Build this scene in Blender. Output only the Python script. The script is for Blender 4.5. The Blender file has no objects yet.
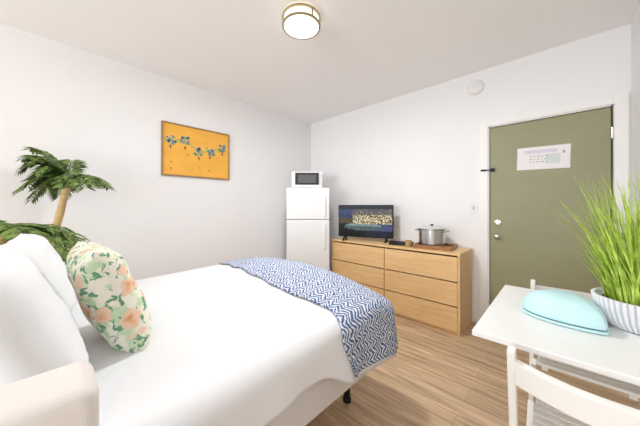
import bpy, bmesh, math, random
from mathutils import Vector, Matrix, noise
random.seed(7)
PI = math.pi
S = bpy.context.scene
C = S.collection

# ------------------------------------------------------------------ helpers
def nodes(name):
    m = bpy.data.materials.new(name); m.use_nodes = True
    nt = m.node_tree
    return m, nt, nt.nodes['Principled BSDF']

def mat(name, col, rough=0.5, metal=0.0, var=0.04, scale=8.0, bump=0.0, bscale=60.0, spec=0.5, stretch=(1, 1, 1),
        coat=0.0, trans=0.0, emit=None, estr=0.0, sheen=0.0):
    m, nt, b = nodes(name)
    tc = nt.nodes.new('ShaderNodeTexCoord')
    mp = nt.nodes.new('ShaderNodeMapping'); mp.inputs['Scale'].default_value = stretch
    nt.links.new(tc.outputs['Object'], mp.inputs['Vector'])
    nz = nt.nodes.new('ShaderNodeTexNoise'); nz.inputs['Scale'].default_value = scale
    nz.inputs['Detail'].default_value = 4
    nt.links.new(mp.outputs[0], nz.inputs['Vector'])
    mx = nt.nodes.new('ShaderNodeMix'); mx.data_type = 'RGBA'
    mx.inputs[6].default_value = (*[c * (1 - var) for c in col], 1)
    mx.inputs[7].default_value = (*[min(1, c * (1 + var)) for c in col], 1)
    nt.links.new(nz.outputs['Fac'], mx.inputs[0])
    nt.links.new(mx.outputs[2], b.inputs['Base Color'])
    b.inputs['Roughness'].default_value = rough
    b.inputs['Metallic'].default_value = metal
    b.inputs['Specular IOR Level'].default_value = spec
    b.inputs['Coat Weight'].default_value = coat
    b.inputs['Transmission Weight'].default_value = trans
    if sheen: b.inputs['Sheen Weight'].default_value = sheen
    if emit:
        b.inputs['Emission Color'].default_value = (*emit, 1); b.inputs['Emission Strength'].default_value = estr
    if bump:
        n2 = nt.nodes.new('ShaderNodeTexNoise'); n2.inputs['Scale'].default_value = bscale
        nt.links.new(mp.outputs[0], n2.inputs['Vector'])
        bp = nt.nodes.new('ShaderNodeBump'); bp.inputs['Strength'].default_value = bump; bp.inputs['Distance'].default_value = 0.01
        nt.links.new(n2.outputs['Fac'], bp.inputs['Height']); nt.links.new(bp.outputs[0], b.inputs['Normal'])
    return m

def obj(name, bm, m, parent=None, smooth=False, bevel=0.0, seg=2):
    bmesh.ops.recalc_face_normals(bm, faces=bm.faces[:])
    me = bpy.data.meshes.new(name); bm.to_mesh(me); bm.free()
    if smooth:
        for p in me.polygons: p.use_smooth = True
    me.materials.append(m)
    o = bpy.data.objects.new(name, me); C.objects.link(o)
    if parent is not None: o.parent = parent
    if bevel:
        md = o.modifiers.new('bevel', 'BEVEL'); md.width = bevel; md.segments = seg; md.limit_method = 'ANGLE'
        md.angle_limit = math.radians(40)
    return o

def tag(o, label, cat, group=None, kind=None):
    o['label'] = label; o['category'] = cat
    if group: o['group'] = group
    if kind: o['kind'] = kind
    return o

def thing(name, label, cat, loc=(0, 0, 0), rz=0.0, group=None):
    o = bpy.data.objects.new(name, None); C.objects.link(o)
    o.empty_display_size = 0.1
    o.location = loc; o.rotation_euler = (0, 0, rz)
    return tag(o, label, cat, group)

def struct(name, bm, m, parent=None, **k):
    o = obj(name, bm, m, parent, **k)
    if parent is None: o['kind'] = 'structure'
    return o

def dup(root, loc, rot, label):
    r = root.copy(); C.objects.link(r); r.location = loc; r.rotation_euler = rot; r['label'] = label
    for ch in list(root.children):
        c = ch.copy(); C.objects.link(c); c.parent = r
        for g in list(ch.children):
            d = g.copy(); C.objects.link(d); d.parent = c
    return r

def box(bm, x0, x1, y0, y1, z0, z1, M=None):
    vs = [bm.verts.new((x, y, z)) for x in (x0, x1) for y in (y0, y1) for z in (z0, z1)]
    if M is not None:
        for v in vs: v.co = M @ v.co
    for f in ((0, 1, 3, 2), (4, 6, 7, 5), (0, 4, 5, 1), (2, 3, 7, 6), (0, 2, 6, 4), (1, 5, 7, 3)):
        bm.faces.new([vs[i] for i in f])
    return bm

def B(*a, M=None):
    return box(bmesh.new(), *a, M=M)

def lathe(bm, prof, n=32, cen=(0, 0, 0), rib=0, ramp=0.0, M=None):
    rings = []
    for r, z in prof:
        ring = []
        for i in range(n):
            a = 2 * PI * i / n
            rr = r * (1 + (ramp * math.cos(rib * a) if rib else 0))
            v = Vector((cen[0] + rr * math.cos(a), cen[1] + rr * math.sin(a), cen[2] + z))
            ring.append(bm.verts.new(M @ v if M is not None else v))
        rings.append(ring)
    for a, b in zip(rings, rings[1:]):
        for i in range(n):
            bm.faces.new((a[i], a[(i + 1) % n], b[(i + 1) % n], b[i]))
    bm.faces.new(rings[0]); bm.faces.new(rings[-1])
    return bm

def tube(bm, pts, rad, n=8):
    pts = [Vector(p) for p in pts]
    rads = rad if isinstance(rad, (list, tuple)) else [rad] * len(pts)
    rings = []
    for i, p in enumerate(pts):
        t = (pts[min(i + 1, len(pts) - 1)] - pts[max(i - 1, 0)]).normalized()
        up = Vector((0, 0, 1)) if abs(t.z) < 0.95 else Vector((0, 1, 0))
        a = t.cross(up).normalized(); b = a.cross(t)
        rings.append([bm.verts.new(p + rads[i] * (math.cos(2 * PI * k / n) * a + math.sin(2 * PI * k / n) * b)) for k in range(n)])
    for a, b in zip(rings, rings[1:]):
        for k in range(n):
            bm.faces.new((a[k], a[(k + 1) % n], b[(k + 1) % n], b[k]))
    bm.faces.new(rings[0]); bm.faces.new(rings[-1])
    return bm

def bar(bm, p, q, w, d, up=(1, 0, 0)):
    """rectangular bar from p to q; w along 'up' axis, d across"""
    p, q = Vector(p), Vector(q); t = (q - p).normalized(); u = Vector(up); s = t.cross(u).normalized(); u = s.cross(t)
    A = [[bm.verts.new(e + u * w / 2 * i + s * d / 2 * j) for i, j in ((-1, -1), (1, -1), (1, 1), (-1, 1))] for e in (p, q)]
    for k in range(4): bm.faces.new((A[0][k], A[0][(k + 1) % 4], A[1][(k + 1) % 4], A[1][k]))
    bm.faces.new(A[0]); bm.faces.new(A[1])
    return bm

# ------------------------------------------------------------------ camera
H_CAM, TH, FPX = 1.23, math.radians(43.5), 256.0
cam = bpy.data.cameras.new('camera'); co = bpy.data.objects.new('camera', cam); C.objects.link(co)
co.location = (0, 0, H_CAM); co.rotation_euler = (PI / 2, 0, TH)
cam.sensor_width = 36; cam.lens = FPX / 640 * 36; cam.shift_y = -7 / 640; cam.clip_start = 0.03
S.camera = co

# ------------------------------------------------------------------ materials
M_wall = mat('wall_paint', (0.83, 0.825, 0.83), 0.75, var=0.012, scale=2.5, bump=0.05, bscale=90)
M_ceil = mat('ceiling_paint', (0.90, 0.89, 0.89), 0.85, var=0.015, scale=2.0, bump=0.05, bscale=80)
M_trim = mat('trim_paint', (0.84, 0.83, 0.82), 0.4, var=0.01)
M_door = mat('olive_door_paint', (0.29, 0.28, 0.16), 0.5, var=0.07, scale=4, stretch=(1, 1, 3), bump=0.04, bscale=40)
M_white = mat('white_lacquer', (0.86, 0.86, 0.855), 0.35, var=0.01)
M_chairw = mat('white_painted_wood', (0.83, 0.82, 0.79), 0.45, var=0.03, scale=14, stretch=(1, 1, 0.2))
M_app = mat('white_appliance_enamel', (0.84, 0.845, 0.85), 0.3, var=0.008)
M_gasket = mat('grey_gasket', (0.62, 0.62, 0.62), 0.6)
M_black = mat('black_plastic', (0.010, 0.010, 0.012), 0.45, var=0.1, spec=.2)
M_glassblk = mat('dark_oven_glass', (0.018, 0.018, 0.02), 0.3, var=0.3, scale=25)
M_mesh = mat('grey_door_screen', (0.10, 0.10, 0.105), 0.35, var=0.5, scale=60)
M_chrome = mat('chrome', (0.75, 0.75, 0.74), 0.18, 1.0, var=0.03)
M_brass = mat('aged_brass', (0.38, 0.30, 0.17), 0.45, 0.5, var=0.08)
M_steel = mat('brushed_steel', (0.55, 0.54, 0.53), 0.25, 1.0, var=0.15, scale=20, stretch=(1, 1, 6))
M_sheet = mat('white_cotton', (0.80, 0.81, 0.83), 0.85, var=0.012, scale=5, bump=0.12, bscale=14, sheen=0.1)
M_pillow = mat('white_pillowcase', (0.83, 0.84, 0.86), 0.85, var=0.012, scale=5, bump=0.15, bscale=9)
M_box = mat('cream_ticking', (0.72, 0.70, 0.67), 0.9, var=0.10, scale=40, bump=0.2, bscale=120)
M_cream = mat('cream_upholstery', (0.78, 0.74, 0.70), 0.8, var=0.03, scale=12, bump=0.08, bscale=90)
M_tanwood = mat('tan_wood', (0.42, 0.27, 0.13), 0.5, var=0.2, scale=12, stretch=(1, 1, 0.2))
M_bambooA = mat('tan_bark', (0.62, 0.43, 0.20), 0.7, var=0.25, scale=14, stretch=(1, 1, 3), bump=0.3, bscale=30)
M_fiber = mat('brown_crown_fibre', (0.13, 0.085, 0.05), 0.9, var=0.5, scale=30)
M_soil = mat('dark_soil', (0.05, 0.035, 0.025), 0.95, var=0.4, scale=40)
M_aqua = mat('pale_aqua_glaze', (0.53, 0.78, 0.82), 0.45, var=0.07, scale=9)
M_aquadk = mat('dark_seam', (0.10, 0.17, 0.19), 0.6)
M_paper = mat('white_paper', (0.80, 0.78, 0.78), 0.7, var=0.015)
M_ink = mat('faint_print', (0.36, 0.35, 0.42), 0.8)
M_tint = mat('lilac_tint_print', (0.66, 0.62, 0.72), 0.8)
M_inkg = mat('grey_green_print', (0.62, 0.68, 0.67), 0.8)

def wood_mat(name, c1, c2, rough=0.45, sx=1.2, sy=14, sz=14):
    m, nt, b = nodes(name)
    tc = nt.nodes.new('ShaderNodeTexCoord'); mp = nt.nodes.new('ShaderNodeMapping')
    mp.inputs['Scale'].default_value = (sx, sy, sz)
    nt.links.new(tc.outputs['Object'], mp.inputs[0])
    nz = nt.nodes.new('ShaderNodeTexNoise'); nz.inputs['Scale'].default_value = 2.2; nz.inputs['Detail'].default_value = 6
    nz.inputs['Distortion'].default_value = 0.6
    nt.links.new(mp.outputs[0], nz.inputs['Vector'])
    cr = nt.nodes.new('ShaderNodeValToRGB'); cr.color_ramp.elements[0].color = (*c1, 1); cr.color_ramp.elements[1].color = (*c2, 1)
    cr.color_ramp.elements[0].position = 0.3; cr.color_ramp.elements[1].position = 0.72
    nt.links.new(nz.outputs['Fac'], cr.inputs[0]); nt.links.new(cr.outputs[0], b.inputs['Base Color'])
    b.inputs['Roughness'].default_value = rough
    return m
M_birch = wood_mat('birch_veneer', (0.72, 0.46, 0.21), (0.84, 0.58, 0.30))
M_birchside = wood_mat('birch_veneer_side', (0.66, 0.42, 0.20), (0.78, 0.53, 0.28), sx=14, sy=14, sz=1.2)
M_oakframe = wood_mat('picture_frame_wood', (0.26, 0.15, 0.045), (0.38, 0.23, 0.08), sx=8, sy=8, sz=8)
M_tray = wood_mat('amber_tray_wood', (0.25, 0.10, 0.03), (0.45, 0.22, 0.08), sx=4)

def floor_mat():
    m, nt, b = nodes('oak_plank_floor')
    tc = nt.nodes.new('ShaderNodeTexCoord')
    br = nt.nodes.new('ShaderNodeTexBrick'); br.inputs['Scale'].default_value = 1.0
    br.inputs['Brick Width'].default_value = 1.22; br.inputs['Row Height'].default_value = 0.15
    br.inputs['Mortar Size'].default_value = 0.0014; br.offset = 0.37
    br.inputs['Color1'].default_value = (0.57, 0.405, 0.255, 1); br.inputs['Color2'].default_value = (0.67, 0.495, 0.325, 1)
    br.inputs['Mortar'].default_value = (0.42, 0.28, 0.17, 1); br.inputs['Bias'].default_value = 0.0
    nt.links.new(tc.outputs['Object'], br.inputs['Vector'])
    mp = nt.nodes.new('ShaderNodeMapping'); mp.inputs['Scale'].default_value = (1.1, 16, 1)
    nt.links.new(tc.outputs['Object'], mp.inputs[0])
    nz = nt.nodes.new('ShaderNodeTexNoise'); nz.inputs['Scale'].default_value = 2.0; nz.inputs['Detail'].default_value = 7
    nz.inputs['Distortion'].default_value = 0.8
    nt.links.new(mp.outputs[0], nz.inputs['Vector'])
    cr = nt.nodes.new('ShaderNodeValToRGB')
    cr.color_ramp.elements[0].color = (0.55, 0.52, 0.50, 1); cr.color_ramp.elements[0].position = 0.28
    cr.color_ramp.elements[1].color = (1.18, 1.18, 1.18, 1); cr.color_ramp.elements[1].position = 0.68
    nt.links.new(nz.outputs['Fac'], cr.inputs[0])
    mx = nt.nodes.new('ShaderNodeMix'); mx.data_type = 'RGBA'; mx.blend_type = 'MULTIPLY'; mx.inputs[0].default_value = 1
    nt.links.new(br.outputs['Color'], mx.inputs[6]); nt.links.new(cr.outputs[0], mx.inputs[7])
    nt.links.new(mx.outputs[2], b.inputs['Base Color'])
    b.inputs['Roughness'].default_value = 0.42
    return m
M_floor = floor_mat()

def leaf_mat(name, a, bcol, rough=0.45, scale=18):
    m, nt, b = nodes(name)
    tc = nt.nodes.new('ShaderNodeTexCoord'); nz = nt.nodes.new('ShaderNodeTexNoise'); nz.inputs['Scale'].default_value = scale
    nz.inputs['Detail'].default_value = 3
    nt.links.new(tc.outputs['Object'], nz.inputs['Vector'])
    cr = nt.nodes.new('ShaderNodeValToRGB'); cr.color_ramp.elements[0].color = (*a, 1); cr.color_ramp.elements[1].color = (*bcol, 1)
    cr.color_ramp.elements[0].position = 0.36; cr.color_ramp.elements[1].position = 0.64
    nt.links.new(nz.outputs['Fac'], cr.inputs[0]); nt.links.new(cr.outputs[0], b.inputs['Base Color'])
    b.inputs['Roughness'].default_value = rough
    b.inputs['Subsurface Weight'].default_value = 0.0
    return m
M_frond = leaf_mat('palm_leaf', (0.025, 0.07, 0.015), (0.20, 0.29, 0.055), .65, 26)
M_grass = leaf_mat('bright_grass', (0.25, 0.40, 0.025), (0.55, 0.72, 0.12), 0.5, 24)

# ------------------------------------------------------------------ room shell
XL, XR, XS, YB, YR, YS, HC = -3.17, 0.64, 0.385, 3.11, -4.30, 2.36, 2.65
DX0, DX1, DH = -0.545, 0.282, 2.03
T = 0.12
struct('floor', B(XL - T, XR + T, YR - T, YB + T + .3, -0.1, 0), M_floor)
struct('ceiling', B(XL - T, XR + T, YR - T, YB + T, HC, HC + 0.1), M_ceil)
struct('wall_left', B(XL - T, XL, YR - T, YB + T, 0, HC), M_wall)
bm = B(XL, DX0 - .015, YB, YB + T, 0, HC)
box(bm, DX1 + .015, XR + T, YB, YB + T, 0, HC); box(bm, DX0 - .015, DX1 + .015, YB, YB + T, DH + .015, HC)
struct('wall_back', bm, M_wall)
struct('wall_right', B(XR, XR + T, YR - T, YS, 0, HC), M_wall)
struct('wall_entry', B(XS, XR + T, YS, YB, 0, HC), M_wall)
WX0, WX1, WZ0, WZ1 = -2.30, 0.30, 0.60, 2.40
bm = B(XL, WX0, YR - T, YR, 0, HC); box(bm, WX1, XR, YR - T, YR, 0, HC)
box(bm, WX0, WX1, YR - T, YR, 0, WZ0); box(bm, WX0, WX1, YR - T, YR, WZ1, HC)
struct('wall_rear', bm, M_wall)
w = B(WX0, WX1, YR - .09, YR - .04, WZ0, WZ0 + .05); box(w, WX0, WX1, YR - .09, YR - .04, WZ1 - .05, WZ1)
for i in range(4):
    x = WX0 + (WX1 - WX0 - .05) * i / 3; box(w, x, x + .05, YR - .09, YR - .04, WZ0 + .05, WZ1 - .05)
struct('unseen_window_1', w, M_trim)  # unseen window, added to let light in from behind the camera
# baseboards
bh = 0.085
struct('baseboard_left', B(XL, XL + .012, YR, YB, 0, bh), M_trim, bevel=.003)
struct('baseboard_back', B(XL + .012, DX0 - .085, YB - .012, YB, 0, bh), M_trim, bevel=.003)
bm = B(XS - .012, XS, YS, YB - .03, 0, bh); box(bm, XS - .012, XR, YS - .012, YS, 0, bh); box(bm, XR - .012, XR, YR, YS - .012, 0, bh)
struct('baseboard_right', bm, M_trim, bevel=.003)
# door, jamb and casing
d = B(DX0, DX1, YB + .012, YB + .052, 0.008, DH)
door = struct('door_1', d, M_door, bevel=.003)
# lever / deadbolt
zk = 0.925
bm = bmesh.new()
RY = Matrix.Rotation(PI / 2, 4, 'X')
lathe(bm, [(.028, 0), (.028, .008), (.012, .012), (.011, .035), (.024, .042), (.027, .055), (.018, .066), (.001, .068)], 20,
      M=Matrix.Translation((DX0 + .065, YB + .012, zk)) @ RY)
obj('door_knob', bm, M_chrome, door, smooth=True)['label'] = 'chrome door knob'
bm = bmesh.new()
lathe(bm, [(.028, 0), (.026, .014), (.01, .016), (.001, .017)], 20, M=Matrix.Translation((DX0 + .065, YB + .012, 1.065)) @ RY)
box(bm, DX0 + .06, DX0 + .07, YB - .025, YB - .003, 1.047, 1.083)
obj('deadbolt', bm, M_chrome, door, smooth=False)['label'] = 'chrome deadbolt thumb turn'
# latch across the casing
lt = B(DX0 - .075, DX0 - .028, YB - .032, YB - .023, 1.588, 1.606); box(lt, DX0 - .04, DX0 + .035, YB - .030, YB - .022, 1.592, 1.602)
box(lt, DX0 + .005, DX0 + .04, YB - .031, YB + .013, 1.585, 1.612)
o = obj('door_latch', lt, M_black, door); o['label'] = 'black swing latch'
for zz in (0.25, 1.05, 1.82):
    bm = bmesh.new(); tube(bm, [(DX1 + .006, YB + .004, zz - .045), (DX1 + .006, YB + .004, zz + .045)], .0065, 8); obj('hinge', bm, M_chrome, door)
cw = 0.075
bm = B(DX0 - .015 - cw, DX0 - .015, YB - .02, YB, 0, DH + .015 + cw); box(bm, DX1 + .015, XS - .012, YB - .02, YB, 0, DH + .015 + cw)
box(bm, DX0 - .015, DX1 + .015, YB - .02, YB, DH + .015, DH + .015 + cw)
box(bm, DX0 - .015, DX0 - .004, YB - .006, YB + T, 0, DH + .015); box(bm, DX1 + .012, DX1 + .015, YB - .006, YB + T, 0, DH + .015)
box(bm, DX0, DX1, YB - .006, YB + T, DH + .005, DH + .015)
struct('trim_1', bm, M_trim, bevel=.003)
struct('wall_hallway', B(DX0 - .3, DX1 + .3, YB + .3, YB + .33, 0, HC), M_black)

# notice on the door
nt_ = thing('notice_paper', 'white printed paper notice taped across the upper olive door', 'paper', (-.137, YB + .0105, 1.675), 0)
M4 = Matrix.Rotation(math.radians(1.5), 4, 'Y')
obj('sheet', B(-.185, .185, -.0008, .0008, -.105, .105, M=M4), M_paper, nt_)
bm = bmesh.new()
box(bm, -.13, .10, -.0014, -.001, .045, .075, M=M4)
obj('tinted_block', bm, M_tint, nt_)
bm = bmesh.new()
for r_ in range(3):
    x = -.09
    while x < .04:
        wd = random.uniform(.01, .03); z = .012 - .025 * r_
        box(bm, x, x + wd, -.0018, -.001, z, z + .007, M=M4); x += wd + .011
obj('printed_mark', B(.135, .15, -.0018, -.001, .03, .055, M=M4), M_ink, nt_)
obj('print', bm, M_ink, nt_)
obj('printed_panel', B(.025, .12, -.0014, -.001, -.055, .03, M=M4), M_inkg, nt_)

# smoke detector & switch
bm = bmesh.new()
lathe(bm, [(.078, 0), (.078, .012), (.070, .028), (.045, .036), (.001, .037)], 32, M=Matrix.Translation((-.67, YB, 2.485)) @ RY)
sd = thing('smoke_detector', 'round white smoke detector high on the wall left of the door', 'smoke detector', (0, 0, 0))
obj('body', bm, mat('detector_plastic', (.80, .79, .79), .5), sd, smooth=True)
bm = bmesh.new(); lathe(bm, [(.022, .036), (.020, .041), (.001, .042)], 20, M=Matrix.Translation((-.67, YB, 2.485)) @ RY)
obj('grille', bm, mat('grille_plastic', (.74, .73, .73), .6), sd)
for o in sd.children: o.data.transform(Matrix.Translation((.67, -YB, -2.485)))
sd.location = (-.67, YB, 2.485)
sw = thing('light_switch', 'small white light switch plate on the wall beside the door casing', 'light switch', (-.69, YB, 1.21))
obj('plate', B(-.036, .036, -.006, 0, -.058, .058), mat('switch_plate', (.80, .79, .78), .4), sw, bevel=.002)
obj('toggle', B(-.012, .012, -.014, -.006, -.022, .022), M_gasket, sw, bevel=.002)

# ceiling light
LP = (-1.415, 1.29)
cl = thing('ceiling_light', 'round flush ceiling light with glowing white shade and brass bands', 'ceiling light', (LP[0], LP[1], HC))
bm = bmesh.new(); lathe(bm, [(.115, 0), (.115, -.012), (.06, -.016)], 40); obj('canopy', bm, M_brass, cl, smooth=False)
bm = bmesh.new()
def ring(bm, r0, r1, z0, z1, n=48):
    R_ = []
    for r, z in ((r0, z0), (r1, z0), (r1, z1), (r0, z1)):
        R_.append([bm.verts.new((r * math.cos(2 * PI * i / n), r * math.sin(2 * PI * i / n), z)) for i in range(n)])
    for a, b in ((0, 1), (1, 2), (2, 3), (3, 0)):
        for i in range(n): bm.faces.new((R_[a][i], R_[a][(i + 1) % n], R_[b][(i + 1) % n], R_[b][i]))
ring(bm, .128, .142, -.03, -.016); obj('upper_band', bm, M_brass, cl)
bm = bmesh.new(); ring(bm, .128, .142, -.088, -.076); obj('lower_band', bm, M_brass, cl)
bm = bmesh.new(); lathe(bm, [(.10, -.014), (.129, -.018), (.129, -.088), (.115, -.098), (.06, -.103), (.001, -.104)], 48)
obj('glass_shade', bm, mat('glowing_glass', (.9, .88, .82), .4, emit=(1, .93, .80), estr=1.15), cl, smooth=True)
for k in range(3):
    a = 2 * PI * k / 3 + .4; obj('bracket', B(-.006, .006, .130, .138, -.078, -.028, M=Matrix.Rotation(a, 4, 'Z')), M_brass, cl)

# ------------------------------------------------------------------ picture on the left wall
py0, py1, pz0, pz1 = .83, 1.605, 1.567, 2.157
pic = thing('framed_picture', 'amber picture with blue-green leaf garland in thin wooden frame on left wall', 'picture', (XL, (py0 + py1) / 2, pz0))
hw, hh = (py1 - py0) / 2, pz1 - pz0
bm = bmesh.new(); fw = .016
box(bm, 0, .028, -hw, -hw + fw, 0, hh); box(bm, 0, .028, hw - fw, hw, 0, hh)
box(bm, 0, .028, -hw + fw, hw - fw, 0, fw); box(bm, 0, .028, -hw + fw, hw - fw, hh - fw, hh)
obj('frame', bm, M_oakframe, pic, bevel=.002)
obj('canvas', B(.002, .018, -hw + fw, hw - fw, fw, hh - fw), mat('amber_canvas', (.83, .42, .06), .7, var=.16, scale=5, stretch=(1, 1, 2)), pic)
def motif(name, items, m, rnd):
    bm = bmesh.new()
    for (y, z, ry, rz_, a) in items:
        n = 9; c = []
        for i in range(n):
            t_ = 2 * PI * i / n; yy = ry * math.cos(t_); zz = rz_ * math.sin(t_)
            c.append((y + yy * math.cos(a) - zz * math.sin(a), z + yy * math.sin(a) + zz * math.cos(a)))
        lo = [bm.verts.new((.0182, *p)) for p in c]; hi = [bm.verts.new((.0182 + rnd, *p)) for p in c]
        bm.faces.new(hi); bm.faces.new(lo)
        for i in range(n): bm.faces.new((lo[i], lo[(i + 1) % n], hi[(i + 1) % n], hi[i]))
    obj(name, bm, m, pic)
rg = random.Random(3)
def gz(u):
    K = [(0, .60), (.12, .67), (.30, .70), (.50, .53), (.68, .55), (.88, .66), (1, .62)]
    for (a, p), (b, q) in zip(K, K[1:]):
        if u <= b: return hh * (p + (q - p) * (u - a) / (b - a))
    return hh * .62
def P(u): return -hw + u * 2 * hw
clus = [.12, .30, .50, .68, .88]
L1, L2, L3, L4 = [], [], [], []
for u in [i / 40 for i in range(4, 38)]:
    L1.append((P(u), gz(u) + rg.uniform(-.012, .012), .015, .006, rg.uniform(-1, 1)))
for cu in clus:
    for k in range(16):
        (L1 if k % 2 else L2).append((P(cu) + rg.uniform(-.05, .05), gz(cu) + rg.uniform(-.045, .045), rg.uniform(.014, .024), rg.uniform(.008, .012), rg.uniform(0, PI)))
    L3.append((P(cu) + rg.uniform(-.01, .01), gz(cu) - rg.uniform(.06, .085), .010, .022, rg.uniform(-.2, .2)))
for u, z in ((.12, .26), (.34, .43), (.52, .20), (.66, .16), (.12, .14)): L4.append((P(u), hh * z, .007, .013, .3))
motif('leaf_garland', L1, mat('garland_green', (.22, .42, .20), .7, var=.3, scale=40), .0009)
motif('blossom', L2, mat('garland_blue', (.13, .23, .34), .7, var=.4, scale=40), .0015)
Mp, Mr = mat('garland_brown', (.22, .10, .04), .7, var=.3), mat('petal_rust', (.38, .15, .03), .7, var=.3)
for q in L3: motif('hanging_pod', [q], Mp, .0012)
for q in L4: motif('fallen_petal', [q], Mr, .0012)

# ------------------------------------------------------------------ refrigerator (turned across the corner) and microwave
fr = thing('refrigerator', 'white two-door refrigerator standing across the room corner', 'refrigerator', (-2.645, 2.545, 0), TH + .03)
W2, D2, FH = .283, .30, 1.475
obj('body', B(-W2, W2, -D2 + .055, D2, .03, FH), M_app, fr, bevel=.008)
o = obj('door', B(-W2, W2, -D2, -D2 + .048, 1.053, FH - .004), M_app, fr, bevel=.012, seg=3); o['label'] = 'upper freezer door'
h_ = obj('handle', B(W2 - .075, W2 - .05, -D2 - .028, -D2 - .001, 1.10, 1.36), M_app, o, bevel=.008)
o = obj('door', B(-W2, W2, -D2, -D2 + .048, .07, 1.046), M_app, fr, bevel=.012, seg=3); o['label'] = 'tall lower door'
h_ = obj('handle', B(W2 - .075, W2 - .05, -D2 - .028, -D2 - .001, .66, 1.0), M_app, o, bevel=.008)
obj('gasket', B(-W2 + .008, W2 - .008, -D2 + .046, -D2 + .057, .075, FH - .01), M_gasket, fr)
for sx in (-1, 1):
    for sy in (-1, 1): obj('foot', B(sx * .22 - .02, sx * .22 + .02, sy * .2 - .02, sy * .2 + .02, 0, .032), M_black, fr)

mw = thing('microwave', 'small white microwave with dark door on top of the refrigerator', 'microwave', (-2.70, 2.575, FH + .001), TH + .03)
obj('body', B(-.215, .215, -.15, .17, .012, .235), M_app, mw, bevel=.008)
o = obj('door', B(-.165, .165, -.162, -.150, .052, .217), M_glassblk, mw, bevel=.003); o['label'] = 'black glass door'
obj('door_screen', B(-.125, .125, -.1635, -.162, .077, .187), M_mesh, o)
obj('control_panel', B(.172, .208, -.156, -.150, .04, .205), mat('panel_grey', (.68, .68, .68), .4), mw, bevel=.002)
for sx in (-.17, .17):
    for sy in (-.11, .13): obj('foot', B(sx - .015, sx + .015, sy - .015, sy + .015, 0, .014), M_black, mw)

# ------------------------------------------------------------------ dresser
dx0, dx1, dy0, dy1, dh = -2.285, -.70, 2.645, 3.095, .78
DW = dx1 - dx0; DD = dy1 - dy0
dr = thing('dresser', 'wide birch dresser with six handleless drawers along the back wall', 'dresser', (dx0, dy0, 0))
bm = B(0, .022, 0, DD, 0, dh - .022); box(bm, DW - .022, DW, 0, DD, 0, dh - .022)
box(bm, DW / 2 - .011, DW / 2 + .011, .03, DD, .06, dh - .022)
box(bm, .022, DW - .022, .02, .04, 0, .055); box(bm, .022, DW - .022, DD - .01, DD, .0, dh - .022); box(bm, .022, DW - .022, .03, DD - .01, .055, .065)
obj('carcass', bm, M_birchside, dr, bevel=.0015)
obj('top_panel', B(-.002, DW + .002, -.004, DD, dh - .022, dh), M_birch, dr, bevel=.002)
zs = [.03, .27, .505, .748]
for c in range(2):
    for r in range(3):
        x0 = .024 + c * (DW / 2 - .022) + (.0 if c == 0 else .002); x1 = x0 + DW / 2 - .028
        z0, z1 = zs[r] + .005, zs[r + 1] - .006
        f = B(x0, x1, .0, .018, z0, z1); box(f, x0 + .015, x1 - .015, .018, DD - .05, z0 + .035, z1 - .05)
        obj('drawer', f, M_birch, dr, bevel=.002)

# television
tv = thing('television', 'flat screen television showing a lit building at night on the dresser', 'television', (-1.85, 2.79, dh + .001), math.radians(20))
TVW, TV0, TV1 = .356, .045, .462
obj('bezel', B(-TVW, TVW, -.012, .03, TV0, TV1), M_black, tv, bevel=.004)
obj('rear_housing', B(-.25, .25, .03, .06, TV0 + .03, TV0 + .26), M_black, tv, bevel=.01)
for sx in (-1, 1):
    bm = B(sx * .27 - .012, sx * .27 + .012, -.09, .09, 0, .008)
    bar(bm, (sx * .27, -.07, .006), (sx * .27, .005, TV0 + .02), .018, .010); bar(bm, (sx * .27, .07, .006), (sx * .27, .012, TV0 + .02), .018, .010)
    obj('foot', bm, M_black, tv)
# the picture shown on the screen: one colour per small cell of the screen mesh
nx, nz_ = 48, 27
bm = bmesh.new(); vv = {}
for i in range(nx + 1):
    for j in range(nz_ + 1):
        vv[i, j] = bm.verts.new((-TVW + .012 + (2 * TVW - .024) * i / nx, -.0128, TV0 + .016 + (TV1 - TV0 - .028) * j / nz_))
cells = []
for j in range(nz_):
    for i in range(nx):
        bm.faces.new((vv[i, j], vv[i + 1, j], vv[i + 1, j + 1], vv[i, j + 1])); cells.append((i / nx, j / nz_))
me = bpy.data.meshes.new('screen'); bm.to_mesh(me); bm.free()
ca = me.color_attributes.new('picture', 'FLOAT_COLOR', 'CORNER')
rg = random.Random(5)
def tvcol(u, v):
    k = rg.uniform(.75, 1.25)
    if v > .86: c = (.045, .05, .06)
    elif v > .70:
        c = (.06, .09, .20) if u < .25 else (.13, .13, .145)
        if u > .3 and rg.random() < .15: c = (.30, .27, .20)
    elif v > .40:
        if u < .26: c = (.05, .07, .15) if v > .58 else (.11, .095, .05)
        else:
            c = (.52, .44, .27) if v > .5 else (.40, .31, .16)
            if rg.random() < .28: c = (.95, .85, .60)
            if rg.random() < .20: c = (.06, .05, .03)
    elif v > .16:
        e = ((u - .45) / .36) ** 2 + ((v - .29) / .12) ** 2
        if e < 1: c = (.25, .37, .36) if v > .3 else (.10, .15, .15)
        elif u > .6: c = (.08, .10, .22)
        else: c = (.018, .02, .02)
    else: c = (.022, .025, .045) if u > .5 else (.012, .014, .012)
    return [x * k for x in c]
for p, (u, v) in zip(me.polygons, cells):
    c = tvcol(u, v)
    for li in p.loop_indices: ca.data[li].color = (*c, 1)
m, nt, b = nodes('lit_screen')
at = nt.nodes.new('ShaderNodeAttribute'); at.attribute_name = 'picture'
nt.links.new(at.outputs['Color'], b.inputs['Emission Color']); b.inputs['Emission Strength'].default_value = 0.55
b.inputs['Base Color'].default_value = (.008, .008, .008, 1); b.inputs['Roughness'].default_value = .4; b.inputs['Specular IOR Level'].default_value = .08
me.materials.append(m)
o = bpy.data.objects.new('screen', me); C.objects.link(o); o.parent = tv

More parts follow.
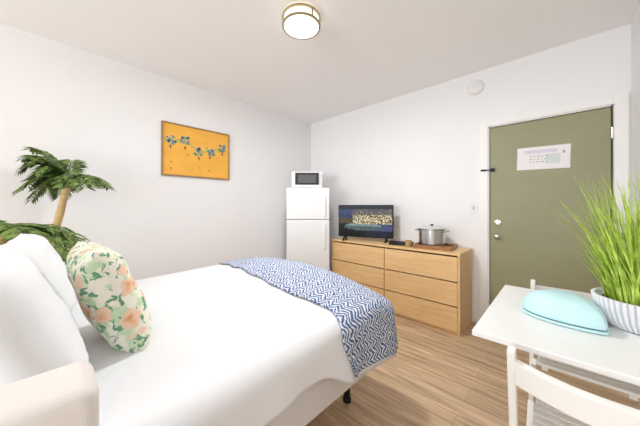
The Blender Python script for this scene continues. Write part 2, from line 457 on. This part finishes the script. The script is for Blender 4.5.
# set top box
sb = thing('set_top_box', 'flat black media box on the dresser between television and steel pot', 'media box', (-1.36, 2.80, dh + .001), .3)
obj('case', B(-.13, .13, -.07, .07, .004, .034), M_black, sb, bevel=.004)
obj('display', B(-.05, .05, -.0712, -.069, .012, .024), M_glassblk, sb)
for sx in (-.09, .09):
    for sy in (-.05, .05): obj('foot', B(sx - .008, sx + .008, sy - .008, sy + .008, 0, .005), M_gasket, sb)

# tray, pot
tr = thing('wooden_tray', 'amber brown wooden tray on the dresser under the steel pot', 'tray', (-1.0, 2.86, dh + .001), .1)
bm = B(-.19, .19, -.155, .155, 0, .012)
obj('base', bm, M_tray, tr, bevel=.002)
bm = B(-.19, .19, -.155, -.143, .012, .038); box(bm, -.19, .19, .143, .155, .012, .038); box(bm, -.19, -.178, -.143, .143, .012, .038); box(bm, .178, .19, -.143, .143, .012, .038)
obj('rim', bm, M_tray, tr, bevel=.002)
pt = thing('steel_pot', 'stainless steel two-handled cooking pot standing in the wooden tray', 'pot', (-1.035, 2.86, dh + .014), .0); pt.scale = (1.1, 1.1, 1.1)
bm = bmesh.new(); lathe(bm, [(.10, 0), (.117, .008), (.120, .03), (.120, .165), (.127, .17), (.127, .175), (.116, .172)], 40)
obj('body', bm, M_steel, pt, smooth=False)
bm = bmesh.new(); lathe(bm, [(.124, .176), (.122, .181), (.08, .196), (.03, .203), (.001, .204)], 40)
obj('lid', bm, mat('pale_glass_lid', (.62, .64, .63), .12, .3, var=.1), pt, smooth=True)
bm = bmesh.new(); lathe(bm, [(.008, .203), (.008, .207), (.016, .209), (.016, .215), (.001, .217)], 20); obj('lid_knob', bm, M_black, pt, smooth=True)
for s in (-1, 1):
    bm = bmesh.new()
    tube(bm, [(s * .110, -.04, .15), (s * .145, -.04, .155), (s * .158, -.025, .157), (s * .158, .025, .157), (s * .145, .04, .155), (s * .110, .04, .15)], .006, 8)
    obj('handle', bm, M_steel, pt, smooth=True)
wc = thing('wooden_cup', 'small tan wooden cup on the dresser left of the steel pot', 'cup', (-1.235, 2.72, dh + .001))
bm = bmesh.new(); lathe(bm, [(.030, 0), (.034, .01), (.037, .07), (.033, .07), (.030, .012)], 24)
obj('cup_body', bm, M_tanwood, wc, smooth=False)

# ------------------------------------------------------------------ bed
BX, FT = -1.58, 1.41          # centre line, where the top surface ends at the foot
WF, RR = .74, .08
bed = thing('bed', 'wide bed with cream box spring on black legs, under the white duvet', 'bed', (BX, .40, 0))
obj('box_spring', B(-.775, .775, -1.02, 1.05, .27, .44), M_box, bed, bevel=.02, seg=3)
obj('mattress', B(-.765, .765, -1.02, 1.04, .442, .628), M_sheet, bed, bevel=.04, seg=4)
for (x, y) in ((-.59, -.9), (.59, -.9), (-.59, .89), (.59, .89)):
    bm = bmesh.new(); lathe(bm, [(.026, 0), (.026, .02), (.02, .03), (.02, .27)], 16, (x, y, 0))
    obj('leg', bm, M_black, bed, smooth=False)['label'] = 'black bed leg'

def top_z(s, t):
    k = min(1, max(0, (t - .25) / .85))
    z = .655 + (.022 + .098 * k) * max(0, 1 - (s / .82) ** 2)
    e = min(1, max(0, (WF - abs(s)) / .12)) * min(1, max(0, (FT - t) / .15))
    z += .014 * e * (.4 + .6 * k) * noise.noise(Vector((s * 2.6, t * 2.1, 3.3))) + .012 * e * (.3 + .7 * k) * noise.noise(Vector((s * 7 + t * 2.5, t * 4, 1.0)))
    z += .009 * e * max(0, math.sin(9 * (s * .8 - t * .55) + 2.2 * noise.noise(Vector((s * 1.5, t * 1.5, 5))))) ** 3
    z -= .03 * max(0, min(1, (t - (FT - .16)) / .16)) ** 2
    return z
def drape(s, t, off, cap):
    sc = max(-WF, min(WF, s)); tc_ = min(t, FT)
    dx, dy = s - sc, t - tc_
    r = math.hypot(dx, dy)
    z = top_z(sc, tc_) + off
    if r < 1e-6: return Vector((BX + sc, tc_, z))
    ux, uy = dx / r, dy / r
    r = min(r, cap)
    q = RR + off; a = r / RR
    if a < PI / 2: out, down = q * math.sin(a), q * (1 - math.cos(a))
    else:
        dn = r - RR * PI / 2
        per = (t if abs(ux) > .5 else s) + (0 if abs(ux) > .5 and abs(uy) < .5 else math.atan2(uy, ux) * .3)
        f = min(1, dn / .22)
        out = q + .012 * f + .018 * f * math.sin(per * 15 + 2 * noise.noise(Vector((per * 3, 0, 0)))) + .012 * f * noise.noise(Vector((per * 6, dn * 3, 7)))
        down = q + dn
        z_ed = z - down
    return Vector((BX + sc + ux * out, tc_ + uy * out, z - down))

def cloth(name, m, sr, t0, t1, off, cap, ns, nt_n, thick, cuthem=None):
    bm = bmesh.new(); uv = bm.loops.layers.uv.new('uv'); V = []
    for i in range(ns + 1):
        s = sr[0] + (sr[1] - sr[0]) * i / ns; row = []
        a = t0(s)
        for j in range(nt_n + 1):
            t = a + (t1 - a) * j / nt_n
            ss = s
            if cuthem: ss = cuthem(s, t)
            v = bm.verts.new(drape(ss, t, off, cap)); row.append((v, (ss, t)))
        V.append(row)
    for i in range(ns):
        for j in range(nt_n):
            q = [V[i][j], V[i + 1][j], V[i + 1][j + 1], V[i][j + 1]]
            if len({tuple(round(c, 5) for c in k[0].co) for k in q}) < 3: continue
            f = bm.faces.new([k[0] for k in q])
            for l, k in zip(f.loops, q): l[uv].uv = k[1]
    o = obj(name, bm, m, smooth=True)
    md = o.modifiers.new('thick', 'SOLIDIFY'); md.thickness = thick; md.offset = 0
    return o
def hem(s, t):
    if s <= WF: return s
    k = max(0, min(1, (t - .80) / .28)); k = k * k * (3 - 2 * k)
    return WF + (s - WF) * (.66 + .32 * k + .03 * math.sin(t * 7))
du = cloth('duvet', M_sheet, (-1.06, 1.11), lambda s: -.35, 1.72, 0, .385, 110, 110, .014, hem)
# the duvet's near hem sits where the photograph shows it; origin already at the bed
tag(du, 'white duvet spread over the bed with its side hanging down', 'duvet')

def throw_mat():
    m, nt, b = nodes('navy_white_weave')
    N, L = nt.nodes, nt.links
    uv = N.new('ShaderNodeUVMap'); uv.uv_map = 'uv'
    sx = N.new('ShaderNodeSeparateXYZ'); L.new(uv.outputs[0], sx.inputs[0])
    def mth(op, a, bb=None, c=None):
        n = N.new('ShaderNodeMath'); n.operation = op
        for k, v in enumerate((a, bb, c)):
            if v is None: continue
            if isinstance(v, (int, float)): n.inputs[k].default_value = v
            else: L.new(v, n.inputs[k])
        return n.outputs[0]
    # zig-zag: rows of slanting strokes whose slope flips every cell
    cu = mth('MULTIPLY', sx.outputs[0], 1 / .06); cv = mth('MULTIPLY', sx.outputs[1], 1 / .025)
    tri = mth('PINGPONG', cu, .5)
    nz = N.new('ShaderNodeTexNoise'); nz.inputs['Scale'].default_value = 22; L.new(uv.outputs[0], nz.inputs['Vector'])
    nn = mth('MULTIPLY', nz.outputs['Fac'], 1.9)
    ph = mth('ADD', mth('ADD', cv, mth('MULTIPLY', tri, 2.6)), nn)
    sn = mth('SINE', mth('MULTIPLY', ph, 2 * PI))
    n2 = N.new('ShaderNodeTexNoise'); n2.inputs['Scale'].default_value = 70; L.new(uv.outputs[0], n2.inputs['Vector'])
    k = mth('ADD', sn, mth('MULTIPLY', mth('SUBTRACT', n2.outputs['Fac'], .5), 3.2))
    cr = N.new('ShaderNodeValToRGB')
    cr.color_ramp.elements[0].color = (.065, .12, .28, 1); cr.color_ramp.elements[1].color = (.74, .78, .84, 1)
    cr.color_ramp.elements[0].position = .44; cr.color_ramp.elements[1].position = .66
    L.new(mth('MULTIPLY_ADD', k, .35, .5), cr.inputs[0]); L.new(cr.outputs[0], b.inputs['Base Color'])
    b.inputs['Roughness'].default_value = .9
    return m
def tin(s): # inner edge of the throw across the bed
    K = [(-1.1, 1.18), (-.82, 1.12), (-.5, 1.01), (.04, .925), (.29, .92), (.53, .95), (.71, .99), (.80, .95), (.87, .94), (1.0, 1.0), (1.2, 1.10)]
    for (p, q), (p2, q2) in zip(K, K[1:]):
        if s <= p2: return q + (q2 - q) * (s - p) / (p2 - p) + .006 * math.sin(s * 11)
    return 1.1
th = cloth('throw_blanket', throw_mat(), (-.98, 1.085), tin, 1.68, .018, .335, 120, 60, .008)
tag(th, 'navy and white patterned throw draped across the foot of the bed', 'blanket')

# pillows
def pillow_bm(w, h, t, n=26, sag=0.0, seed=0):
    bm = bmesh.new(); uv = bm.loops.layers.uv.new('uv'); G = {}
    for sd_ in (1, -1):
        for i in range(n + 1):
            for j in range(n + 1):
                u, v = -1 + 2 * i / n, -1 + 2 * j / n
                if sd_ == -1 and (i in (0, n) or j in (0, n)): G[sd_, i, j] = G[1, i, j]; continue
                e = max(0, (1 - u ** 4) * (1 - v ** 4)) ** .5
                pin = 1 - .07 * (1 - (abs(u)) ** 2) * abs(v) ** 3; pin2 = 1 - .07 * (1 - abs(v) ** 2) * abs(u) ** 3
                th_ = t / 2 * e * (1 + .14 * noise.noise(Vector((u * 1.8 + seed, v * 1.8, sd_))) + .05 * noise.noise(Vector((u * 5, v * 5 + seed, sd_))))
                G[sd_, i, j] = bm.verts.new((u * w / 2 * pin2, sd_ * th_ * -1 - sag * (v * v), v * h / 2 * pin + h / 2))
        for i in range(n):
            for j in range(n):
                ks = [(i, j), (i + 1, j), (i + 1, j + 1), (i, j + 1)]
                f = bm.faces.new([G[sd_, a, b] for a, b in ks])
                for l, (a, b) in zip(f.loops, ks): l[uv].uv = (a / n, b / n)
    return bm
def pillow(name, bm, m, loc, rot, label, group=None):
    o = obj(name, bm, m, smooth=True); o.location = loc; o.rotation_euler = rot
    return tag(o, label, 'pillow', group)
wp = pillow_bm(.68, .42, .19, seed=2)
p1 = pillow('bed_pillow', wp, M_pillow, (-1.20, .01, .695), (math.radians(22), 0, math.radians(4)),
            'white bed pillow nearest the cream chair, in front of the other pillow', 'white bed pillows')
def cp(o, loc, rot, label):
    c = o.copy(); C.objects.link(c); c.location = loc; c.rotation_euler = rot; c['label'] = label
    return c
cp(p1, (-1.86, .04, .695), (math.radians(24), 0, math.radians(-3)), 'white bed pillow on the far side of the bed, under the palm fronds')

def floral_mat():
    m, nt, b = nodes('tropical_floral_print')
    N, L = nt.nodes, nt.links
    tc = N.new('ShaderNodeTexCoord'); uv = N.new('ShaderNodeVectorMath'); uv.operation = 'MULTIPLY'; uv.inputs[1].default_value = (2.3, 2.3, 2.3); L.new(tc.outputs['Object'], uv.inputs[0])
    def ramp(src, stops, const=False):
        r = N.new('ShaderNodeValToRGB'); e = r.color_ramp.elements
        if const: r.color_ramp.interpolation = 'CONSTANT'
        for i, (p, c) in enumerate(stops):
            if i < 2: e[i].position = p; e[i].color = (*c, 1)
            else: q = e.new(p); q.color = (*c, 1)
        L.new(src, r.inputs[0]); return r.outputs[0]
    def mix(f, a, bb):
        x = N.new('ShaderNodeMix'); x.data_type = 'RGBA'
        L.new(f, x.inputs[0])
        for k, v in ((6, a), (7, bb)):
            if isinstance(v, tuple): x.inputs[k].default_value = (*v, 1)
            else: L.new(v, x.inputs[k])
        return x.outputs[2]
    # big pale leaves
    mp = N.new('ShaderNodeMapping'); mp.inputs['Scale'].default_value = (6, 6, 6); mp.inputs['Rotation'].default_value = (0, 0, .6)
    L.new(uv.outputs[0], mp.inputs[0])
    n1 = N.new('ShaderNodeTexNoise'); n1.inputs['Scale'].default_value = 1.4; n1.inputs['Distortion'].default_value = .4; L.new(mp.outputs[0], n1.inputs['Vector'])
    f1 = ramp(n1.outputs['Fac'], [(.53, (0, 0, 0)), (.60, (1, 1, 1))])
    c = mix(f1, (.84, .81, .70), (.55, .70, .46))
    mp2 = N.new('ShaderNodeMapping'); mp2.inputs['Scale'].default_value = (9, 9, 9); mp2.inputs['Rotation'].default_value = (0, 0, .5); mp2.inputs['Location'].default_value = (3, 7, 0)
    L.new(uv.outputs[0], mp2.inputs[0])
    n2 = N.new('ShaderNodeTexNoise'); n2.inputs['Scale'].default_value = 1.6; n2.inputs['Distortion'].default_value = .5; L.new(mp2.outputs[0], n2.inputs['Vector'])
    c = mix(ramp(n2.outputs['Fac'], [(.55, (0, 0, 0)), (.59, (1, 1, 1))]), c, (.13, .33, .18))
    # blossoms
    vo = N.new('ShaderNodeTexVoronoi'); vo.inputs['Scale'].default_value = 5.2; vo.inputs['Randomness'].default_value = .75
    nd = N.new('ShaderNodeTexNoise'); nd.inputs['Scale'].default_value = 12; L.new(uv.outputs[0], nd.inputs['Vector'])
    va = N.new('ShaderNodeVectorMath'); va.operation = 'MULTIPLY_ADD'; va.inputs[1].default_value = (.10, .10, .10)
    L.new(nd.outputs['Color'], va.inputs[0]); L.new(uv.outputs[0], va.inputs[2]); L.new(va.outputs[0], vo.inputs['Vector'])
    fl = ramp(vo.outputs['Distance'], [(.36, (1, 1, 1)), (.42, (0, 0, 0))])
    fc = ramp(vo.outputs['Distance'], [(.0, (.60, .20, .05)), (.12, (.80, .40, .20)), (.28, (.85, .60, .44))])
    sp = N.new('ShaderNodeSeparateColor'); L.new(vo.outputs['Color'], sp.inputs[0])
    pick = ramp(sp.outputs[0], [(.0, (0, 0, 0)), (.22, (1, 1, 1))], True)
    mm = N.new('ShaderNodeMath'); mm.operation = 'MULTIPLY'; L.new(fl, mm.inputs[0]); L.new(pick, mm.inputs[1])
    c = mix(mm.outputs[0], c, fc)
    L.new(c, b.inputs['Base Color']); b.inputs['Roughness'].default_value = .85
    return m
pillow('throw_pillow', pillow_bm(.44, .43, .17, seed=5), floral_mat(), (-1.36, .24, .672), (math.radians(20), 0, math.radians(2)),
       'square cushion with coral and green floral print leaning on the white pillows')

# ------------------------------------------------------------------ cream chair beside the bed
ch = thing('upholstered_chair', 'cream upholstered chair with smooth flat-topped back right beside the bed', 'chair', (-.40, -.22, 0))
obj('backrest', B(-.25, -.125, -.26, .275, .36, .95), M_cream, ch, bevel=.022, seg=8)
obj('seat', B(-.124, .30, -.25, .265, .33, .46), M_cream, ch, bevel=.03, seg=4)
obj('seat_frame', B(-.22, .28, -.235, .25, .28, .329), M_tanwood, ch, bevel=.004)
for x in (-.19, .25):
    for y in (-.2, .215):
        bm = bmesh.new(); lathe(bm, [(.014, 0), (.022, .28)], 12, (x, y, 0)); obj('leg', bm, M_tanwood, ch)

# ------------------------------------------------------------------ palm in the corner by the bed
pp = (-2.80, -.2)
pl = thing('potted_palm', 'tall palm with tan trunk and drooping fronds behind the bed', 'plant', (pp[0], pp[1], 0))
bm = bmesh.new(); lathe(bm, [(.11, 0), (.12, .01), (.15, .30), (.155, .31), (.14, .31), (.135, .28)], 32)
obj('planter', bm, mat('planter_grey', (.5, .48, .45), .6), pl)
bm = bmesh.new(); lathe(bm, [(.136, .26), (.136, .282), (.001, .285)], 24); obj('soil', bm, M_soil, pl)
cA = Vector((-2.8, .096, 1.42)) - Vector((*pp, 0)); cB = Vector((-2.56, -.22, 1.09)) - Vector((*pp, 0))
def trunk(a, b, r0, r1, nm, mt):
    pts, rs = [], []
    for i in range(15):
        k = i / 14; p = Vector(a).lerp(Vector(b), k); p.y += .02 * math.sin(k * PI)
        pts.append(p); rs.append((r0 + (r1 - r0) * k) * (1 + .10 * (i % 2)))
    bm = bmesh.new(); tube(bm, pts, rs, 12); return obj(nm, bm, mt, pl, smooth=False)
trunk((0, .03, .27), cA, .030, .021, 'trunk', M_bambooA)
trunk((.05, -.03, .27), cB, .03, .024, 'trunk', M_bambooA)
bm = bmesh.new(); lathe(bm, [(.02, -.05), (.05, -.01), (.055, .03), (.03, .06), (.001, .07)], 14, cA); obj('crown_fibre', bm, M_fiber, pl)
Rv = Vector((math.cos(TH), math.sin(TH), 0)); Fv = Vector((-math.sin(TH), math.cos(TH), 0)); Zv = Vector((0, 0, 1))
def frond(bm, base, d_lat, d_dep, length, rise, droop, lw=.10, nl=13, rg=random):
    hd = (Rv * d_lat + Fv * d_dep).normalized()
    def pos(k): return base + hd * (length * k) + Zv * (rise * k - droop * k * k)
    tube(bm, [pos(i / 8) for i in range(9)], [.007 * (1 - .7 * i / 8) for i in range(9)], 6)
    side = hd.cross(Zv).normalized()
    for i in range(nl):
        k = .14 + .86 * i / (nl - 1)
        p = pos(k); tg = (pos(min(1, k + .03)) - pos(k - .03)).normalized()
        ll = lw * (.55 + .9 * math.sin(PI * min(1, .15 + k * .75)))
        for sgn in (-1, 1):
            dr_ = (side * sgn * .85 + tg * .55 + Zv * rg.uniform(-.30, .12)).normalized()
            nrm = dr_.cross(tg).normalized(); wv = nrm.cross(dr_).normalized() * ll * rg.uniform(.13, .18)
            tip = p + dr_ * ll + Zv * -ll * .18; mid = p + dr_ * ll * .45
            up = nrm * ll * .05 * (1 if nrm.z > 0 else -1)
            vs = [bm.verts.new(x) for x in (p, mid + wv, tip, mid - wv, mid + up)]
            for a, b in ((0, 1), (1, 2), (2, 3), (3, 0)): bm.faces.new((vs[a], vs[b], vs[4]))
rg = random.Random(11)
top = cA + Vector((0, 0, .03))
FS = .82
FR = [(-1, .15, .30, .34, .20), (-1, -.5, .30, .40, .30), (-.9, .3, .30, .16, .26), (-.8, -.3, .26, .44, .26), (-.5, -.8, .24, .34, .28),
      (-1, -.1, .34, .22, .32), (-.3, -1, .22, .26, .26), (-.9, -.9, .32, .12, .26), (-.4, .6, .16, .28, .14), (-1, .05, .34, .30, .16),
      (-.9, -.35, .26, .10, .30), (-.7, .4, .22, .08, .24), (-1, -.25, .20, .24, .22), (-.6, -.5, .30, .40, .40),
      (.9, -.5, .30, .12, .20), (1, .05, .30, .15, .22), (.9, -.9, .22, .06, .14), (1, -.2, .34, .13, .20)]
for a in FR:
    if a[0] < 0: a = (a[0], a[1], a[2] * FS, a[3], a[4] * .9)
    bm = bmesh.new(); frond(bm, top, *a, lw=.082, nl=16, rg=rg); obj('frond', bm, M_frond, pl)
FB = [(1, .1, .56, .12, .42), (1, .02, .50, .15, .38), (1, .3, .46, .10, .26), (.9, -.1, .40, .06, .22), (1, .4, .42, .16, .26), (.6, -.8, .22, .12, .10), (-.3, -.9, .30, .16, .2), (-1, .1, .25, .2, .2), (.9, -.35, .34, .14, .16)]
for a in FB:
    bm = bmesh.new(); frond(bm, cB, *a, lw=.10, nl=17, rg=rg); obj('frond', bm, M_frond, pl)

# ------------------------------------------------------------------ dining table
TX0, TX1, TY0, TY1, TZ = -.262, XR - .001, 1.15, 1.955, .74
tb = thing('dining_table', 'white square-cornered table beside the olive door', 'table', ((TX0 + TX1) / 2, (TY0 + TY1) / 2, 0))
cx, cy = (TX0 + TX1) / 2, (TY0 + TY1) / 2
obj('tabletop', B(TX0 - cx, TX1 - cx, TY0 - cy, TY1 - cy, TZ - .022, TZ), M_white, tb, bevel=.003)
bm = B(.06, TX1 - cx, -.30, .30, TZ - .10, TZ - .023); obj('apron', bm, M_white, tb, bevel=.002)
for s in (-1, 1):
    obj('leg', B(TX1 - cx - .06, TX1 - cx - .01, s * .25 - .025, s * .25 + .025, 0, TZ - .101), M_white, tb, bevel=.003)

# folding chairs
fc = thing('folding_chair', 'white slatted folding chair in front of the table, back to the viewer', 'chair', (.09, 1.02, 0), math.radians(0), 'white folding chairs')
hwid = .21
for s in (-1, 1):
    bm = bmesh.new(); bar(bm, (s * hwid, 0, .772), (s * hwid, .14, 0), .022, .036); obj('leg', bm, M_chairw, fc, bevel=.004)
    bm = bmesh.new(); bar(bm, (s * (hwid - .026), .345, .425), (s * (hwid - .026), -.03, 0), .022, .034); obj('leg', bm, M_chairw, fc, bevel=.004)
bm = bmesh.new(); n = 16; R1 = []
for i in range(n + 1):
    u = -1 + 2 * i / n; x = u * (hwid - .009); y = -.045 * (1 - u * u); dn = 0
    R1.append([bm.verts.new(c) for c in ((x, y - .011, .738 - .008 * (1 - u * u)), (x, y + .011, .742 - .008 * (1 - u * u)), (x, y + .015, .668 - .008 * (1 - u * u)), (x, y - .007, .664 - .008 * (1 - u * u)))])
for a, b in zip(R1, R1[1:]):
    for k in range(4): bm.faces.new((a[k], a[(k + 1) % 4], b[(k + 1) % 4], b[k]))
bm.faces.new(R1[0]); bm.faces.new(R1[-1])
obj('top_rail', bm, M_chairw, fc, bevel=.003)
bm = bmesh.new()
for i in range(9):
    y = .045 + i * .039; box(bm, -hwid + .04, hwid - .04, y, y + .028, .432, .446)
for s in (-1, 1): box(bm, s * .14 - .012, s * .14 + .012, .04, .385, .415, .4318)
obj('seat', bm, M_chairw, fc, bevel=.002)
bm = bmesh.new(); tube(bm, [(-hwid + .012, .115, .14), (hwid - .012, .115, .14)], .009, 10); obj('stretcher', bm, M_chairw, fc)
bm = bmesh.new(); tube(bm, [(-hwid + .03, .065, .107), (hwid - .03, .065, .107)], .009, 10); obj('stretcher', bm, M_chairw, fc)
bm = bmesh.new(); box(bm, -hwid + .012, hwid - .012, .035, .055, .40, .43); obj('seat_rail', bm, M_chairw, fc)
dup(fc, (.075, 2.07, 0), (0, 0, PI), 'white folding chair on the far side of the table, next to the door')

# aqua teardrop dish
aq = thing('aqua_dish', 'pale aqua teardrop-shaped domed dish lying on the white table', 'dish', (.012, 1.540, TZ + .001), 0)
dirv = Vector((.13 + .085, 1.455 - 1.655)); ang = math.atan2(dirv.y, dirv.x)
def tear(u):  # outline, long axis x, tip at +x
    x = math.cos(u); q = math.sin(u); y = math.copysign(abs(q) ** .85, q) * (abs(math.sin(u / 2)) ** .75)
    return .150 * x, .165 * y
def teardome(prof, n=56):
    bm = bmesh.new(); rings = []
    for sc, z in prof:
        rings.append([bm.verts.new((tear(2 * PI * i / n)[0] * sc - .012 * (1 - sc), tear(2 * PI * i / n)[1] * sc, z)) for i in range(n)])
    for a, b in zip(rings, rings[1:]):
        for i in range(n): bm.faces.new((a[i], a[(i + 1) % n], b[(i + 1) % n], b[i]))
    bm.faces.new(rings[0]); bm.faces.new(rings[-1])
    bmesh.ops.transform(bm, matrix=Matrix.Rotation(ang, 4, 'Z'), verts=bm.verts[:])
    return bm
obj('base_rim', teardome([(.93, 0), (1.0, .004), (1.0, .010), (.97, .0125)]), M_aqua, aq, smooth=False)
o = obj('seam', teardome([(.945, .0125), (.945, .0175)]), M_aquadk, aq); o['label'] = 'dark seam'
obj('dome', teardome([(.96, .0176), (.975, .023), (.95, .045), (.87, .070), (.72, .090), (.52, .102), (.27, .108), (.02, .109)]), M_aqua, aq, smooth=True)

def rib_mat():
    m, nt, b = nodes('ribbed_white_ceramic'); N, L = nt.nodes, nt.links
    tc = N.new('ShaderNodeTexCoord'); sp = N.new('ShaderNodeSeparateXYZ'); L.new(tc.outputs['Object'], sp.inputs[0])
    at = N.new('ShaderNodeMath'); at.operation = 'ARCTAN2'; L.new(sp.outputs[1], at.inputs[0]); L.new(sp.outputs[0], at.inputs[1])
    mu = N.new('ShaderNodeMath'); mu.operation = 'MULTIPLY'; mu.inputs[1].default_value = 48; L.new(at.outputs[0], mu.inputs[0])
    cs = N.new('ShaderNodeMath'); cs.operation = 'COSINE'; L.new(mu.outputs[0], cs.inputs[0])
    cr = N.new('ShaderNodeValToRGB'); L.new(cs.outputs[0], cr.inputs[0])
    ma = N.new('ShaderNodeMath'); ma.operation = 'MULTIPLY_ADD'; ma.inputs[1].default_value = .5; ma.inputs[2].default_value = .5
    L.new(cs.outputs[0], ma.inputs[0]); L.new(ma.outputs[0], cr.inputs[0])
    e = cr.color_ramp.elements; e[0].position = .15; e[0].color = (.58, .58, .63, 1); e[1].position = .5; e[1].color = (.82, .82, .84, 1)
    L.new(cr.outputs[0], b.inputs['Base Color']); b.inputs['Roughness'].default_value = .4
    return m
# grass in ribbed bowl
gp = thing('potted_grass', 'bright green grass in white ribbed bowl on the white table', 'plant', (.242, 1.63, TZ + .001))
bm = bmesh.new()
lathe(bm, [(.095, .0), (.105, .004), (.130, .035), (.144, .078), (.150, .118), (.143, .120), (.136, .105), (.12, .095)], 192, rib=48, ramp=.03)
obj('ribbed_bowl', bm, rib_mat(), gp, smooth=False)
bm = bmesh.new(); lathe(bm, [(.124, .090), (.124, .102), (.001, .106)], 32); obj('soil', bm, M_soil, gp)
bm = bmesh.new(); rg = random.Random(4)
for i in range(640):
    a = rg.uniform(0, 2 * PI); r0 = .112 * math.sqrt(rg.random()); L_ = rg.uniform(.24, .56) if i % 3 else rg.uniform(.12, .28)
    lean = rg.uniform(.02, .46) * (.5 + r0 / .11); a2 = a + rg.uniform(-.5, .5)
    p = Vector((r0 * math.cos(a), r0 * math.sin(a), .10)); hd = Vector((math.cos(a2), math.sin(a2), 0))
    sdv = Vector((-math.sin(a2 + rg.uniform(-1, 1)), math.cos(a2), 0)).normalized(); wd = rg.uniform(.0022, .0042)
    prev = None; ns = 5
    for k in range(ns + 1):
        t_ = k / ns; c = p + hd * (L_ * lean * (.45 * t_ + .55 * t_ * t_)) + Zv * (L_ * (t_ - .16 * lean * t_ * t_))
        if c.x + .242 > XS - .03: c.x = XS - .272
        w_ = wd * (1 - t_ ** 2) + .0003
        q = (bm.verts.new(c - sdv * w_), bm.verts.new(c + sdv * w_))
        if prev: bm.faces.new((prev[0], prev[1], q[1], q[0]))
        prev = q
obj('grass_blades', bm, M_grass, gp)

# ------------------------------------------------------------------ light
def area(name, loc, rot, sx, sy, e, col=(1, 1, 1)):
    l = bpy.data.lights.new(name, 'AREA'); l.shape = 'RECTANGLE'; l.size = sx; l.size_y = sy; l.energy = e; l.color = col
    o = bpy.data.objects.new(name, l); C.objects.link(o); o.location = loc; o.rotation_euler = rot
    return o
area('added_rear_light', ((WX0 + WX1) / 2, YR - .16, (WZ0 + WZ1) / 2), (PI / 2, 0, 0), WX1 - WX0, WZ1 - WZ0, 88, (.90, .955, 1))  # added area light outside the unseen rear window, set far back for even light
pl_ = bpy.data.lights.new('lamp_light', 'AREA'); pl_.shape = 'DISK'; pl_.size = .24; pl_.energy = 18; pl_.color = (.97, .985, 1)
po = bpy.data.objects.new('lamp_light', pl_); C.objects.link(po); po.location = (LP[0], LP[1], HC - .108)
wd = bpy.data.worlds.new('world'); S.world = wd; wd.use_nodes = True
bg = wd.node_tree.nodes['Background']; bg.inputs[0].default_value = (.95, .97, 1, 1); bg.inputs[1].default_value = 1.0
S.view_settings.view_transform = 'Standard'; S.view_settings.look = 'None'; S.view_settings.gamma = 1
S.view_settings.exposure = 0.69; S.view_settings.use_curve_mapping = False
S.cycles.use_denoising = True
S.cycles.max_bounces = 10; S.cycles.diffuse_bounces = 7
S.cycles.sample_clamp_indirect = 6
